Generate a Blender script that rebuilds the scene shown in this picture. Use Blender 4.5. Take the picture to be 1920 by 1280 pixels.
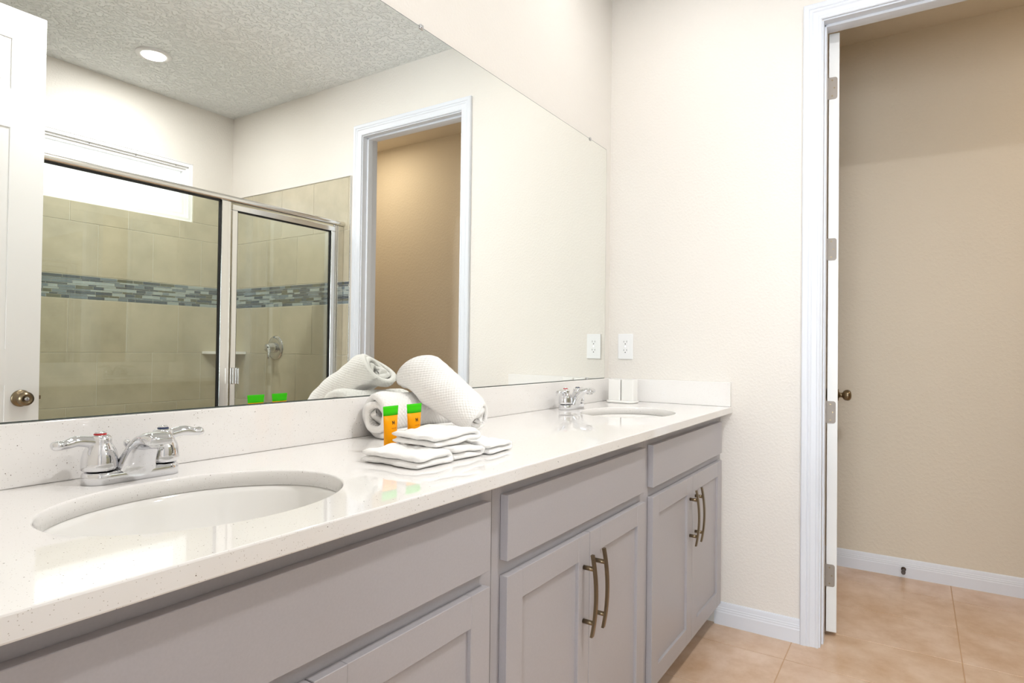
import bpy, bmesh, math, random
from mathutils import Vector, Matrix

for o in list(bpy.data.objects):
    bpy.data.objects.remove(o)
scene = bpy.context.scene
COL = scene.collection
PI = math.pi

# ------------------------------------------------------------------ camera
YAW, PITCH, ROLL = 0.5777, 0.0129, 0.0123
F_PX = 1161.48
_f = Vector((math.cos(YAW) * math.cos(PITCH), math.sin(YAW) * math.cos(PITCH), math.sin(PITCH)))
_r = Vector((math.sin(YAW), -math.cos(YAW), 0))
_u = _r.cross(_f)
_r2 = math.cos(ROLL) * _r + math.sin(ROLL) * _u
_u2 = -math.sin(ROLL) * _r + math.cos(ROLL) * _u
cam_data = bpy.data.cameras.new('camera')
cam_data.sensor_fit = 'HORIZONTAL'
cam_data.sensor_width = 36.0
cam_data.lens = 36.0 * F_PX / 1920.0
cam_data.clip_start = 0.02
cam = bpy.data.objects.new('camera', cam_data)
COL.objects.link(cam)
M3 = Matrix((_r2, _u2, -_f)).transposed()
cam.matrix_world = Matrix.Translation((-2.6817, -1.2065, 1.14)) @ M3.to_4x4()
scene.camera = cam

# ------------------------------------------------------------------ exposure
scene.view_settings.view_transform = 'Standard'
scene.view_settings.look = 'None'
scene.view_settings.gamma = 1.0
scene.view_settings.use_curve_mapping = False
scene.view_settings.exposure = 0.0

# ------------------------------------------------------------------ world
world = bpy.data.worlds.new('world')
scene.world = world
world.use_nodes = True
bg = world.node_tree.nodes['Background']
bg.inputs['Color'].default_value = (0.88, 0.94, 1.0, 1)
bg.inputs['Strength'].default_value = 8.8

# ------------------------------------------------------------------ large lights
LAMP_W = 10.0
DAY_W = 48.0


def area_light(name, loc, rot, size, power, color, shape='RECTANGLE', size_y=None):
    d = bpy.data.lights.new(name, 'AREA')
    d.shape = shape
    d.size = size
    if size_y:
        d.size_y = size_y
    d.energy = power
    d.color = color
    o = bpy.data.objects.new(name, d)
    o.location = loc
    o.rotation_euler = rot
    COL.objects.link(o)
    return o


# daylight arriving through the bedroom window behind the camera
area_light('bedroom_window_daylight', (-5.42, -1.55, 1.35), (0, -PI / 2, 0), 1.7, DAY_W, (0.72, 0.86, 1.0), size_y=1.9)


# ------------------------------------------------------------------ materials
def lin(c):
    c = c / 255.0
    return c / 12.92 if c <= 0.04045 else ((c + 0.055) / 1.055) ** 2.4


def rgb(r, g, b):
    return (lin(r), lin(g), lin(b), 1.0)


def mat(name, color, rough=0.5, metal=0.0, coat=0.0, spec=0.5, bump=None, vary=None, sheen=0.0, emit=0.0):
    m = bpy.data.materials.new(name)
    m.use_nodes = True
    nt = m.node_tree
    b = nt.nodes['Principled BSDF']
    b.inputs['Base Color'].default_value = color
    b.inputs['Roughness'].default_value = rough
    b.inputs['Metallic'].default_value = metal
    b.inputs['Coat Weight'].default_value = coat
    b.inputs['Coat Roughness'].default_value = 0.03
    b.inputs['Specular IOR Level'].default_value = spec
    b.inputs['Sheen Weight'].default_value = sheen
    if emit:
        b.inputs['Emission Color'].default_value = color
        b.inputs['Emission Strength'].default_value = emit
    tc = nt.nodes.new('ShaderNodeTexCoord')
    if bump:
        scale, dist, detail = bump[:3]
        n = nt.nodes.new('ShaderNodeTexNoise')
        n.inputs['Scale'].default_value = scale
        n.inputs['Detail'].default_value = detail
        nt.links.new(tc.outputs['Object'], n.inputs['Vector'])
        bp = nt.nodes.new('ShaderNodeBump')
        bp.inputs['Strength'].default_value = 1.0
        bp.inputs['Distance'].default_value = dist
        src = n.outputs['Fac']
        if len(bump) > 3:      # knock-down plaster: clip the noise so flat islands form
            r = nt.nodes.new('ShaderNodeMapRange')
            r.interpolation_type = 'SMOOTHSTEP'
            r.inputs['From Min'].default_value = bump[3]
            r.inputs['From Max'].default_value = bump[4]
            nt.links.new(src, r.inputs['Value'])
            src = r.outputs['Result']
        nt.links.new(src, bp.inputs['Height'])
        nt.links.new(bp.outputs['Normal'], b.inputs['Normal'])
    if vary:
        scale, c2, lo, hi = vary
        n = nt.nodes.new('ShaderNodeTexNoise')
        n.inputs['Scale'].default_value = scale
        n.inputs['Detail'].default_value = 6
        nt.links.new(tc.outputs['Object'], n.inputs['Vector'])
        r = nt.nodes.new('ShaderNodeMapRange')
        r.inputs['From Min'].default_value = lo
        r.inputs['From Max'].default_value = hi
        nt.links.new(n.outputs['Fac'], r.inputs['Value'])
        mx = nt.nodes.new('ShaderNodeMix')
        mx.data_type = 'RGBA'
        mx.inputs[6].default_value = color
        mx.inputs[7].default_value = c2
        nt.links.new(r.outputs['Result'], mx.inputs[0])
        nt.links.new(mx.outputs[2], b.inputs['Base Color'])
    return m


WALL = mat('wall_paint', rgb(238, 233, 226), 0.55, spec=0.3, bump=(100, 0.0004, 3, 0.40, 0.66))
CLOSET_LIGHT_TINT = mat('closet_light_tint', rgb(228, 217, 199), 0.6, spec=0.3, bump=(60, 0.0005, 3, 0.40, 0.66))  # wall paint with the small room's warm, dim light put into its colour
CEIL = mat('ceiling_texture', rgb(247, 250, 250), 0.5, spec=0.4, bump=(46, 0.005, 4, 0.46, 0.6))
TRIM = mat('white_trim', rgb(231, 234, 241), 0.42)
DOORP = mat('door_paint', rgb(240, 239, 237), 0.35)
CAB = mat('grey_cabinet_paint', rgb(181, 177, 180), 0.38, vary=(260, rgb(178, 174, 177), 0.35, 0.65))
CABIN = mat('grey_cabinet_frame', rgb(170, 166, 167), 0.4)
CHROME = mat('chrome', (0.74, 0.745, 0.765, 1), 0.04, 1.0)
SATIN = mat('satin_nickel', (0.72, 0.71, 0.69, 1), 0.22, 1.0)
RAILM = mat('brushed_shower_metal', (0.80, 0.78, 0.74, 1), 0.18, 1.0)
BRONZE = mat('antique_nickel', rgb(132, 117, 94), 0.3, 1.0)
HINGE = mat('hinge_metal', rgb(150, 140, 130), 0.45, 0.3)
DARK = mat('dark_gasket', rgb(28, 28, 30), 0.5)
PORC = mat('porcelain', rgb(240, 238, 234), 0.08, coat=0.6)
PLASTIC = mat('white_plastic', rgb(243, 243, 243), 0.3)
SLOT = mat('outlet_slot', rgb(40, 38, 36), 0.6)
CERAM = mat('white_ceramic', rgb(243, 241, 237), 0.25)
ORANGE = mat('orange_tube', rgb(255, 168, 0), 0.45, spec=0.2)
GREEN = mat('green_crimp', rgb(62, 208, 8), 0.45, spec=0.2)
INK = mat('black_ink', rgb(35, 30, 20), 0.6)
INK2 = mat('brown_ink', rgb(190, 90, 0), 0.6)
RED = mat('red_index', rgb(190, 40, 40), 0.3)
BLUE = mat('blue_index', rgb(30, 50, 90), 0.3)
GROUT = mat('grout', rgb(214, 209, 192), 0.8)
FGROUT = mat('floor_grout', rgb(206, 170, 134), 0.8)
TOE = mat('toe_kick', rgb(120, 114, 112), 0.6)
CARPET = mat('bedroom_floor', rgb(200, 180, 160), 0.9)
STUCCO = mat('neighbour_stucco', rgb(165, 162, 160), 0.9, bump=(40, 0.004, 3))
PATIO = mat('outside_concrete', rgb(196, 192, 186), 0.9, bump=(30, 0.004, 3))
VINYL = mat('vinyl_window', rgb(252, 252, 253), 0.3)


def quartz():
    m = mat('speckled_quartz', rgb(243, 240, 237), 0.035, coat=0.25)
    nt = m.node_tree
    b = nt.nodes['Principled BSDF']
    tc = nt.nodes.new('ShaderNodeTexCoord')
    prev = None
    for scale, thr, keep, c in ((130, 0.10, 0.72, rgb(120, 105, 92)), (75, 0.07, 0.93, rgb(60, 50, 42)), (300, 0.16, 0.45, rgb(205, 198, 190))):
        v = nt.nodes.new('ShaderNodeTexVoronoi')
        v.inputs['Scale'].default_value = scale
        nt.links.new(tc.outputs['Object'], v.inputs['Vector'])
        a = nt.nodes.new('ShaderNodeMath'); a.operation = 'LESS_THAN'; a.inputs[1].default_value = thr
        nt.links.new(v.outputs['Distance'], a.inputs[0])
        s = nt.nodes.new('ShaderNodeSeparateColor')
        nt.links.new(v.outputs['Color'], s.inputs[0])
        k = nt.nodes.new('ShaderNodeMath'); k.operation = 'GREATER_THAN'; k.inputs[1].default_value = keep
        nt.links.new(s.outputs[0], k.inputs[0])
        mu = nt.nodes.new('ShaderNodeMath'); mu.operation = 'MULTIPLY'
        nt.links.new(a.outputs[0], mu.inputs[0]); nt.links.new(k.outputs[0], mu.inputs[1])
        mx = nt.nodes.new('ShaderNodeMix'); mx.data_type = 'RGBA'
        mx.inputs[7].default_value = c
        if prev is None:
            mx.inputs[6].default_value = rgb(243, 240, 237)
        else:
            nt.links.new(prev, mx.inputs[6])
        nt.links.new(mu.outputs[0], mx.inputs[0])
        prev = mx.outputs[2]
    nt.links.new(prev, b.inputs['Base Color'])
    return m


QUARTZ = quartz()


def island_tile(name, c1, c2, c3, rough, coat=0.0, cloud=3.0):
    """tile glaze: every tile (mesh island) has its own tone, with soft clouding"""
    m = mat(name, c1, rough, coat=coat)
    nt = m.node_tree
    b = nt.nodes['Principled BSDF']
    g = nt.nodes.new('ShaderNodeNewGeometry')
    mx = nt.nodes.new('ShaderNodeMix'); mx.data_type = 'RGBA'
    mx.inputs[6].default_value = c1; mx.inputs[7].default_value = c2
    nt.links.new(g.outputs['Random Per Island'], mx.inputs[0])
    tc = nt.nodes.new('ShaderNodeTexCoord')
    n = nt.nodes.new('ShaderNodeTexNoise'); n.inputs['Scale'].default_value = cloud; n.inputs['Detail'].default_value = 7
    n.inputs['Roughness'].default_value = 0.65
    nt.links.new(tc.outputs['Object'], n.inputs['Vector'])
    r = nt.nodes.new('ShaderNodeMapRange'); r.inputs['From Min'].default_value = 0.35; r.inputs['From Max'].default_value = 0.68
    nt.links.new(n.outputs['Fac'], r.inputs['Value'])
    m2 = nt.nodes.new('ShaderNodeMix'); m2.data_type = 'RGBA'
    nt.links.new(r.outputs['Result'], m2.inputs[0])
    nt.links.new(mx.outputs[2], m2.inputs[6]); m2.inputs[7].default_value = c3
    nt.links.new(m2.outputs[2], b.inputs['Base Color'])
    return m


STILE = island_tile('shower_tile', rgb(189, 180, 156), rgb(181, 173, 152), rgb(203, 193, 169), 0.22, 0.3, 4.0)
FTILE = island_tile('floor_tile', rgb(236, 209, 187), rgb(231, 203, 178), rgb(208, 171, 135), 0.3, 0.15, 6.0)
GL = [mat('mosaic_slate', rgb(88, 96, 102), 0.08, coat=0.6), mat('mosaic_blue_grey', rgb(124, 136, 142), 0.08, coat=0.6),
      mat('mosaic_pale', rgb(168, 178, 176), 0.1, coat=0.6), mat('mosaic_olive', rgb(104, 106, 92), 0.1, coat=0.6)]


def terry(name, waffle):
    m = mat(name, rgb(253, 251, 248), 0.95, sheen=0.4, spec=0.1)
    nt = m.node_tree
    b = nt.nodes['Principled BSDF']
    tc = nt.nodes.new('ShaderNodeTexCoord')
    n = nt.nodes.new('ShaderNodeTexNoise'); n.inputs['Scale'].default_value = 420; n.inputs['Detail'].default_value = 3
    nt.links.new(tc.outputs['Object'], n.inputs['Vector'])
    bp = nt.nodes.new('ShaderNodeBump'); bp.inputs['Distance'].default_value = 0.0014; bp.inputs['Strength'].default_value = 0.8
    nt.links.new(n.outputs['Fac'], bp.inputs['Height'])
    last = bp
    if waffle:
        sx = nt.nodes.new('ShaderNodeSeparateXYZ')
        nt.links.new(tc.outputs['UV'], sx.inputs[0])
        prod = []
        for i in (0, 1):
            mu = nt.nodes.new('ShaderNodeMath'); mu.operation = 'MULTIPLY'; mu.inputs[1].default_value = 2 * PI / 0.0105
            nt.links.new(sx.outputs[i], mu.inputs[0])
            s = nt.nodes.new('ShaderNodeMath'); s.operation = 'SINE'
            nt.links.new(mu.outputs[0], s.inputs[0])
            prod.append(s)
        pr = nt.nodes.new('ShaderNodeMath'); pr.operation = 'MULTIPLY'
        nt.links.new(prod[0].outputs[0], pr.inputs[0]); nt.links.new(prod[1].outputs[0], pr.inputs[1])
        b2 = nt.nodes.new('ShaderNodeBump'); b2.inputs['Distance'].default_value = 0.0008; b2.inputs['Strength'].default_value = 0.8
        nt.links.new(pr.outputs[0], b2.inputs['Height'])
        nt.links.new(bp.outputs['Normal'], b2.inputs['Normal'])
        last = b2
    nt.links.new(last.outputs['Normal'], b.inputs['Normal'])
    return m


TERRY = terry('white_terry', False)
WAFFLE = terry('white_waffle_terry', True)


def glass_mat(name, tint, refl=1.0):
    m = bpy.data.materials.new(name)
    m.use_nodes = True
    nt = m.node_tree
    for n in list(nt.nodes):
        nt.nodes.remove(n)
    out = nt.nodes.new('ShaderNodeOutputMaterial')
    t = nt.nodes.new('ShaderNodeBsdfTransparent'); t.inputs[0].default_value = tint
    g = nt.nodes.new('ShaderNodeBsdfGlossy'); g.inputs['Roughness'].default_value = 0.0
    g.inputs[0].default_value = (0.95, 1.0, 0.98, 1)
    f = nt.nodes.new('ShaderNodeFresnel'); f.inputs[0].default_value = 1.45
    mu = nt.nodes.new('ShaderNodeMath'); mu.operation = 'MULTIPLY'; mu.inputs[1].default_value = refl
    mx = nt.nodes.new('ShaderNodeMixShader')
    nt.links.new(f.outputs[0], mu.inputs[0]); nt.links.new(mu.outputs[0], mx.inputs[0])
    nt.links.new(t.outputs[0], mx.inputs[1]); nt.links.new(g.outputs[0], mx.inputs[2])
    nt.links.new(mx.outputs[0], out.inputs[0])
    return m


GLASS = glass_mat('shower_glass', (0.955, 0.975, 0.945, 1))
WGLASS = glass_mat('window_glass', (0.97, 0.98, 0.98, 1))
MIRROR = mat('mirror_silver', (0.93, 0.945, 0.915, 1), 0.0, 1.0)
MEDGE = mat('mirror_edge', rgb(70, 84, 80), 0.3)
LENS = mat('lamp_lens', (1.0, 0.97, 0.92, 1), 0.5, emit=9.0)


# ------------------------------------------------------------------ mesh helpers
class MB:
    def __init__(self):
        self.bm = bmesh.new()
        self.uv = None
        self.mi = 0

    def merge(self, other):
        me = bpy.data.meshes.new('tmp')
        other.to_mesh(me)
        n0 = len(self.bm.faces)
        self.bm.from_mesh(me)
        bpy.data.meshes.remove(me)
        self.bm.faces.ensure_lookup_table()
        for f in self.bm.faces[n0:]:
            f.material_index = self.mi
        other.free()

    def box(self, x0, x1, y0, y1, z0, z1, bev=0.0, seg=2, smooth=False):
        b = bmesh.new()
        bmesh.ops.create_cube(b, size=1.0)
        for v in b.verts:
            v.co = Vector(((x0 + x1) / 2 + v.co.x * (x1 - x0), (y0 + y1) / 2 + v.co.y * (y1 - y0), (z0 + z1) / 2 + v.co.z * (z1 - z0)))
        if bev > 0:
            bmesh.ops.bevel(b, geom=b.edges[:], offset=bev, segments=seg, affect='EDGES', profile=0.5)
        if smooth:
            for f in b.faces:
                f.smooth = True
        self.merge(b)

    def rings(self, rings, cap0=True, cap1=True, closed=True, smooth=True):
        """skin a list of vertex rings"""
        b = self.bm
        R = [[b.verts.new(p) for p in r] for r in rings]
        n = len(R[0])
        m = n if closed else n - 1
        for i in range(len(R) - 1):
            for j in range(m):
                k = (j + 1) % n
                f = b.faces.new((R[i][j], R[i][k], R[i + 1][k], R[i + 1][j]))
                f.smooth = smooth
                f.material_index = self.mi
        for c, r in ((cap0, R[0][::-1]), (cap1, R[-1])):
            if c:
                f = b.faces.new(r)
                f.material_index = self.mi
        return R

    def lathe(self, prof, center=(0, 0, 0), axis='Z', seg=40, cap0=True, cap1=True, mtx=None):
        rings = []
        for r, h in prof:
            ring = []
            for i in range(seg):
                a = 2 * PI * i / seg
                p = Vector((r * math.cos(a), r * math.sin(a), h))
                if mtx is not None:
                    p = mtx @ p
                elif axis == 'X':
                    p = Vector((p.z, p.x, p.y))
                elif axis == 'Y':
                    p = Vector((p.y, p.z, p.x))
                ring.append(p + Vector(center))
            rings.append(ring)
        self.rings(rings, cap0, cap1)

    def tube(self, pts, rad, seg=12, flat=None, up=Vector((0, 0, 1))):
        """sweep an ellipse (rad side, rad*flat up) along points; rad may be a list"""
        pts = [Vector(p) for p in pts]
        rings = []
        for i, p in enumerate(pts):
            a = pts[max(i - 1, 0)]
            c = pts[min(i + 1, len(pts) - 1)]
            t = (c - a).normalized()
            s = t.cross(up)
            if s.length < 1e-4:
                s = t.cross(Vector((1, 0, 0)))
            s.normalize()
            w = s.cross(t)
            r = rad[i] if isinstance(rad, (list, tuple)) else rad
            if isinstance(r, tuple):
                rx, ry = r
            else:
                rx = ry = r
            rings.append([p + s * rx * math.cos(q) + w * ry * math.sin(q) for q in [2 * PI * k / seg for k in range(seg)]])
        self.rings(rings)

    def build(self, name, material, parent=None, fix=True, autosmooth=None):
        if fix:
            bmesh.ops.recalc_face_normals(self.bm, faces=self.bm.faces[:])
        me = bpy.data.meshes.new(name)
        self.bm.to_mesh(me)
        self.bm.free()
        for m in (material if isinstance(material, (list, tuple)) else [material]):
            me.materials.append(m)
        o = bpy.data.objects.new(name, me)
        COL.objects.link(o)
        if parent is not None:
            o.parent = parent
        return o


def spline(pts, n):
    """Catmull-Rom through points"""
    P = [Vector(p) for p in pts]
    P = [2 * P[0] - P[1]] + P + [2 * P[-1] - P[-2]]
    out = []
    segs = len(P) - 3
    for i in range(segs):
        for k in range(n):
            t = k / n
            a, b, c, d = P[i:i + 4]
            out.append(0.5 * ((2 * b) + (c - a) * t + (2 * a - 5 * b + 4 * c - d) * t * t + (3 * b - a - 3 * c + d) * t ** 3))
    out.append(P[-2])
    return out


def tag(o, label, cat, group=None):
    o['label'] = label
    o['category'] = cat
    if group:
        o['group'] = group
    return o


def struct(o, label=None, cat=None):
    o['kind'] = 'structure'
    if label:
        o['label'] = label
    if cat:
        o['category'] = cat
    return o


def thing(name, loc, label, cat, group=None, rot=0.0):
    o = bpy.data.objects.new(name, None)
    o.empty_display_size = 0.05
    o.location = loc
    o.rotation_euler = (0, 0, rot)
    COL.objects.link(o)
    return tag(o, label, cat, group)


def copy_tree(root):
    r = root.copy(); COL.objects.link(r)
    for ch in root.children:
        c = ch.copy(); COL.objects.link(c); c.parent = r
        for g in ch.children:
            d = g.copy(); COL.objects.link(d); d.parent = c
    return r


# ================================================================== ROOM
H = 2.812          # ceiling
XL = -2.60         # entry wall
YB = -3.03         # shower back wall
T = 0.115          # partition thickness
DY0, DY1 = -1.667, -0.90   # closet door opening in the end wall
DZ = 2.4434
CX1 = 1.10         # closet back wall
CY0, CY1 = -2.90, -0.55
EY0, EY1 = -1.78, -0.82    # entry door opening in the entry wall
EZ = 2.4434
SY = -1.83         # shower glass plane
TY = -1.765        # tile edge on the end wall

b = MB(); b.box(XL - T, T, 0.0, 0.12, 0, H)
struct(b.build('wall_left', WALL), 'cream painted wall carrying the long mirror', 'wall')

b = MB()
b.box(0, T, DY1, 0.0, 0, H)
b.box(0, T, YB, DY0, 0, H)
b.box(0, T, DY0, DY1, DZ, H)
struct(b.build('wall_far', WALL), 'cream end wall with outlet and the open doorway', 'wall')

# back wall with window opening
WX0, WX1, WZ0, WZ1 = -1.72, -0.299, 1.997, 2.402
b = MB()
b.box(XL - T, WX0, YB - 0.14, YB, 0, H)
b.box(WX1, T, YB - 0.14, YB, 0, H)
b.box(WX0, WX1, YB - 0.14, YB, 0, WZ0)
b.box(WX0, WX1, YB - 0.14, YB, WZ1, H)
struct(b.build('wall_right', WALL), 'cream wall above the shower tile with the high window', 'wall')

b = MB()
b.box(XL - T, XL, EY1, 0.0, 0, H)
b.box(XL - T, XL, YB, EY0, 0, H)
b.box(XL - T, XL, EY0, EY1, EZ, H)
struct(b.build('wall_near', WALL), 'cream wall around the entry doorway', 'wall')

b = MB()
b.box(CX1, CX1 + 0.1, CY0 - 0.1, CY1 + 0.1, 0, H)
b.box(T, CX1, CY1, CY1 + 0.1, 0, H)
b.box(T, CX1, CY0 - 0.1, CY0, 0, H)
struct(b.build('wall_closet', CLOSET_LIGHT_TINT), 'walls of the small room through the doorway, warm light tinted into their colour', 'wall')

b = MB(); b.box(XL - T, T * 0.5, YB - 0.14, 0.12, H, H + 0.1)
struct(b.build('ceiling', CEIL), 'pale grey knockdown textured ceiling', 'ceiling')
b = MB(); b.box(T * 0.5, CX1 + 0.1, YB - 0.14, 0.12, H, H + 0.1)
struct(b.build('ceiling_closet', CLOSET_LIGHT_TINT), 'unlit ceiling of the small room through the doorway, dimness put into its tan colour', 'ceiling')  # tan stands in for the missing light on this ceiling

# floor: grout bed with separate tiles
b = MB()
b.mi = 0
b.box(XL - T, CX1 + 0.1, YB - 0.14, 0.12, -0.08, -0.0015)
b.mi = 1
TX, TYY = 0.347, 0.555
x = 0.17 - TX * 9
while x < CX1:
    y = -0.80 - TYY * 5
    while y < 0.0:
        x0, x1 = max(x, XL - T), min(x + TX, CX1)
        y0, y1 = max(y, YB), min(y + TYY, 0.0)
        if x1 - x0 > 0.02 and y1 - y0 > 0.02:
            b.box(x0 + 0.0018, x1 - 0.0018, y0 + 0.0018, y1 - 0.0018, -0.01, 0.0, 0.0008, 1)
        y += TYY
    x += TX
struct(b.build('floor', [FGROUT, FTILE]), 'peach beige stone look tile floor', 'floor')

# bedroom behind the camera, where the daylight comes from
b = MB()
b.box(-5.5, XL - T, 1.6, 1.7, 0, H)
b.box(-5.5, XL - T, -4.3, -4.2, 0, H)
b.box(-5.5, -5.4, -4.2, -2.5, 0, H)
b.box(-5.5, -5.4, -0.6, 1.6, 0, H)
b.box(-5.5, -5.4, -2.5, -0.6, 0, 0.5)
b.box(-5.5, -5.4, -2.5, -0.6, 2.2, H)
b.box(-5.5, XL - T, -4.3, 1.7, H, H + 0.1)
b.box(XL - T, XL, 0.12, 1.6, 0, H)
b.box(XL - T, XL, -4.2, YB - 0.14, 0, H)
struct(b.build('wall_bedroom', WALL), 'pale walls of the bedroom behind the entry doorway', 'wall')
b = MB(); b.box(-5.5, XL - T, -4.3, 1.7, -0.08, -0.001)
struct(b.build('floor_bedroom', CARPET), 'bedroom floor behind the entry doorway', 'floor')

# neighbour's wall seen through the high window
b = MB(); b.box(-7, 6, YB - 4.2, YB - 4.0, -0.2, 7.5)
struct(b.build('wall_outside', STUCCO), 'pale stucco wall outside the high window', 'wall')


b = MB(); b.box(-7, 6, YB - 4.0, YB - 0.14, -0.25, -0.2)
struct(b.build('ground_outside', PATIO), 'pale ground outside the high window', 'ground')


# ------------------------------------------------------------------ trim
BASE_PROF = [(0, 0), (0.0145, 0), (0.0145, 0.052), (0.0125, 0.056), (0.0125, 0.062), (0.0105, 0.065), (0.0105, 0.070),
             (0.0085, 0.073), (0.0075, 0.080), (0.006, 0.088), (0.003, 0.0925), (0, 0.093)]


def baseboard(name, p0, p1, n, label):
    """p0,p1 floor points on the wall face, n = unit normal into the room"""
    p0, p1, n = Vector(p0), Vector(p1), Vector(n)
    b = MB()
    b.rings([[p + n * d + Vector((0, 0, h)) for d, h in BASE_PROF] for p in (p0, p1)], smooth=False)
    return struct(b.build(name, TRIM), label, 'baseboard')


baseboard('baseboard_far', (0, -0.829, 0), (0, -0.50, 0), (-1, 0, 0), 'white stepped baseboard between cabinet and door casing')
baseboard('baseboard_closet', (CX1, CY0, 0), (CX1, CY1, 0), (-1, 0, 0), 'white stepped baseboard on the back wall beyond the doorway')
baseboard('baseboard_closet_side', (T, CY1, 0), (CX1, CY1, 0), (0, -1, 0), 'white baseboard on the side wall behind the open door')
baseboard('baseboard_closet_right', (T, CY0, 0), (CX1, CY0, 0), (0, 1, 0), 'white baseboard on the right wall of the small room')

CASE_PROF = [(0, 0), (0, 0.010), (0.004, 0.0125), (0.010, 0.0125), (0.013, 0.0105), (0.030, 0.0125), (0.034, 0.0155), (0.040, 0.0155), (0.043, 0.0135),
             (0.046, 0.0165), (0.052, 0.0175), (0.062, 0.0175), (0.066, 0.014), (0.066, 0)]


def casing(name, xf, sx, y0, y1, zt, label):
    """mitred door casing on the face x=xf, sticking out in direction sx, around opening y0<y1, top zt"""
    b = MB()
    rv = 0.005
    rings = []
    for (cy, cz, ky, kz) in ((y1 + rv, 0, 1, 0), (y1 + rv, zt + rv, 1, 1), (y0 - rv, zt + rv, -1, 1), (y0 - rv, 0, -1, 0)):
        rings.append([Vector((xf + sx * t, cy + ky * w, cz + kz * w)) for w, t in CASE_PROF])
    b.rings(rings, smooth=False)
    return struct(b.build(name, TRIM), label, 'trim')


casing('trim_1', 0.0, -1, DY0, DY1, DZ, 'white moulded casing around the doorway in the end wall')
casing('trim_2', T, 1, DY0, DY1, DZ, 'white casing on the inner side of the doorway')
casing('trim_3', XL, 1, EY0, EY1, EZ, 'white casing around the entry doorway')
casing('trim_4', XL - T, -1, EY0, EY1, EZ, 'white casing on the bedroom side of the entry doorway')


def jamb(name, x0, x1, y0, y1, zt, xs, label):
    b = MB()
    j = 0.0005
    b.box(x0, x1, y1 - 0.0005, y1 + 0.006, 0, zt, 0)
    b.box(x0, x1, y0 - 0.006, y0 + 0.0005, 0, zt, 0)
    b.box(x0, x1, y0, y1, zt - 0.0005, zt + 0.006, 0)
    s0, s1 = xs
    b.box(s0, s1, y1 - 0.007, y1, 0, zt, 0.002)
    b.box(s0, s1, y0, y0 + 0.011, 0, zt, 0.002)
    b.box(s0, s1, y0, y1, zt - 0.011, zt, 0.002)
    return struct(b.build(name, TRIM), label, 'trim')


jamb('trim_5', -0.001, T + 0.001, DY0, DY1, DZ, (0.035, 0.072), 'white door jamb with stop in the end wall doorway')
jamb('trim_6', XL - T - 0.001, XL + 0.001, EY0, EY1, EZ, (XL - 0.07, XL - 0.035), 'white door jamb with stop in the entry doorway')


# ------------------------------------------------------------------ doors
def panel_door(parent, w, h, t, z0, panels=True):
    """leaf in local coords: hinge edge at x=0, extends +x, thickness along y 0..t; returns leaf"""
    b = MB()
    st = 0.114
    mid = w / 2
    rows = [(0.0, 0.23), (0.23, 0.96), (0.96, 1.10), (1.10, 1.96), (1.96, 2.11), (2.11, h - 0.12), (h - 0.12, h)]
    core = t * 0.25
    b.box(0.001, w - 0.001, core, t - core, z0 + 0.001, z0 + h - 0.001)
    b.box(0, st, 0, t, z0, z0 + h, 0.0015)
    b.box(w - st, w, 0, t, z0, z0 + h, 0.0015)
    for a, c in (rows[0], rows[2], rows[4], rows[6]):
        b.box(st - 0.001, w - st + 0.001, 0.0002, t - 0.0002, z0 + a, z0 + c)
    b.box(mid - 0.055, mid + 0.055, 0.0004, t - 0.0004, z0 + 0.01, z0 + h - 0.01)
    for a, c in (rows[1], rows[3], rows[5]):
        for xa, xb in ((st, mid - 0.055), (mid + 0.055, w - st)):
            for k, (ins, dep) in enumerate(((0.0, 0.003), (0.012, 0.0055), (0.03, 0.0015))):
                b.box(xa + ins, xb - ins, dep, t - dep, z0 + a + ins, z0 + c - ins, 0.0015 if k else 0)
    return b.build('leaf', DOORP, parent)


def knob(parent, x, z, y, s, keyed):
    """round door knob on face y, pointing s along y"""
    prof = [(0.033, 0), (0.033, 0.004), (0.029, 0.009), (0.014, 0.011), (0.0115, 0.020), (0.0125, 0.026), (0.021, 0.031), (0.0265, 0.040),
            (0.0275, 0.050), (0.025, 0.058), (0.018, 0.0635)]
    prof += [(0.0165, 0.0645), (0.0155, 0.061), (0.0, 0.061)] if keyed else [(0.010, 0.0655), (0.0, 0.066)]
    b = MB()
    m = Matrix(((1, 0, 0), (0, 0, s), (0, 1, 0)))
    b.lathe([(max(r, 0.0002), h) for r, h in prof], (x, y, z), seg=36, mtx=m)
    o = b.build('knob', BRONZE, parent)
    if keyed:
        k = MB()
        k.lathe([(0.008, 0.0605), (0.008, 0.0635), (0.0065, 0.0640), (0.0002, 0.0640)], (x, y, z), seg=20, mtx=m)
        k.mi = 1
        k.box(x - 0.0008, x + 0.0008, y + s * 0.0640, y + s * 0.0646, z - 0.005, z + 0.005)
        k.build('key_cylinder', [CHROME, SLOT], o)
    return o


# inner door, open into the small room, seen on its hinge edge
d1 = thing('door_1', (0.130, -0.9055, 0), 'white door standing open in the doorway, seen edge-on with hinges', 'door', rot=math.radians(5.75))
d1['kind'] = 'structure'
# local x along the leaf, thickness towards -y
LW = 0.755
leaf_h = 2.428
tmp = panel_door(d1, LW, leaf_h, 0.038, 0.018)
for v in tmp.data.vertices:
    v.co.y = -v.co.y
tmp.data.flip_normals()
knob(d1, LW - 0.06, 0.932, -0.038, -1, False)
knob(d1, LW - 0.06, 0.932, 0.0, 1, False)


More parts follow.
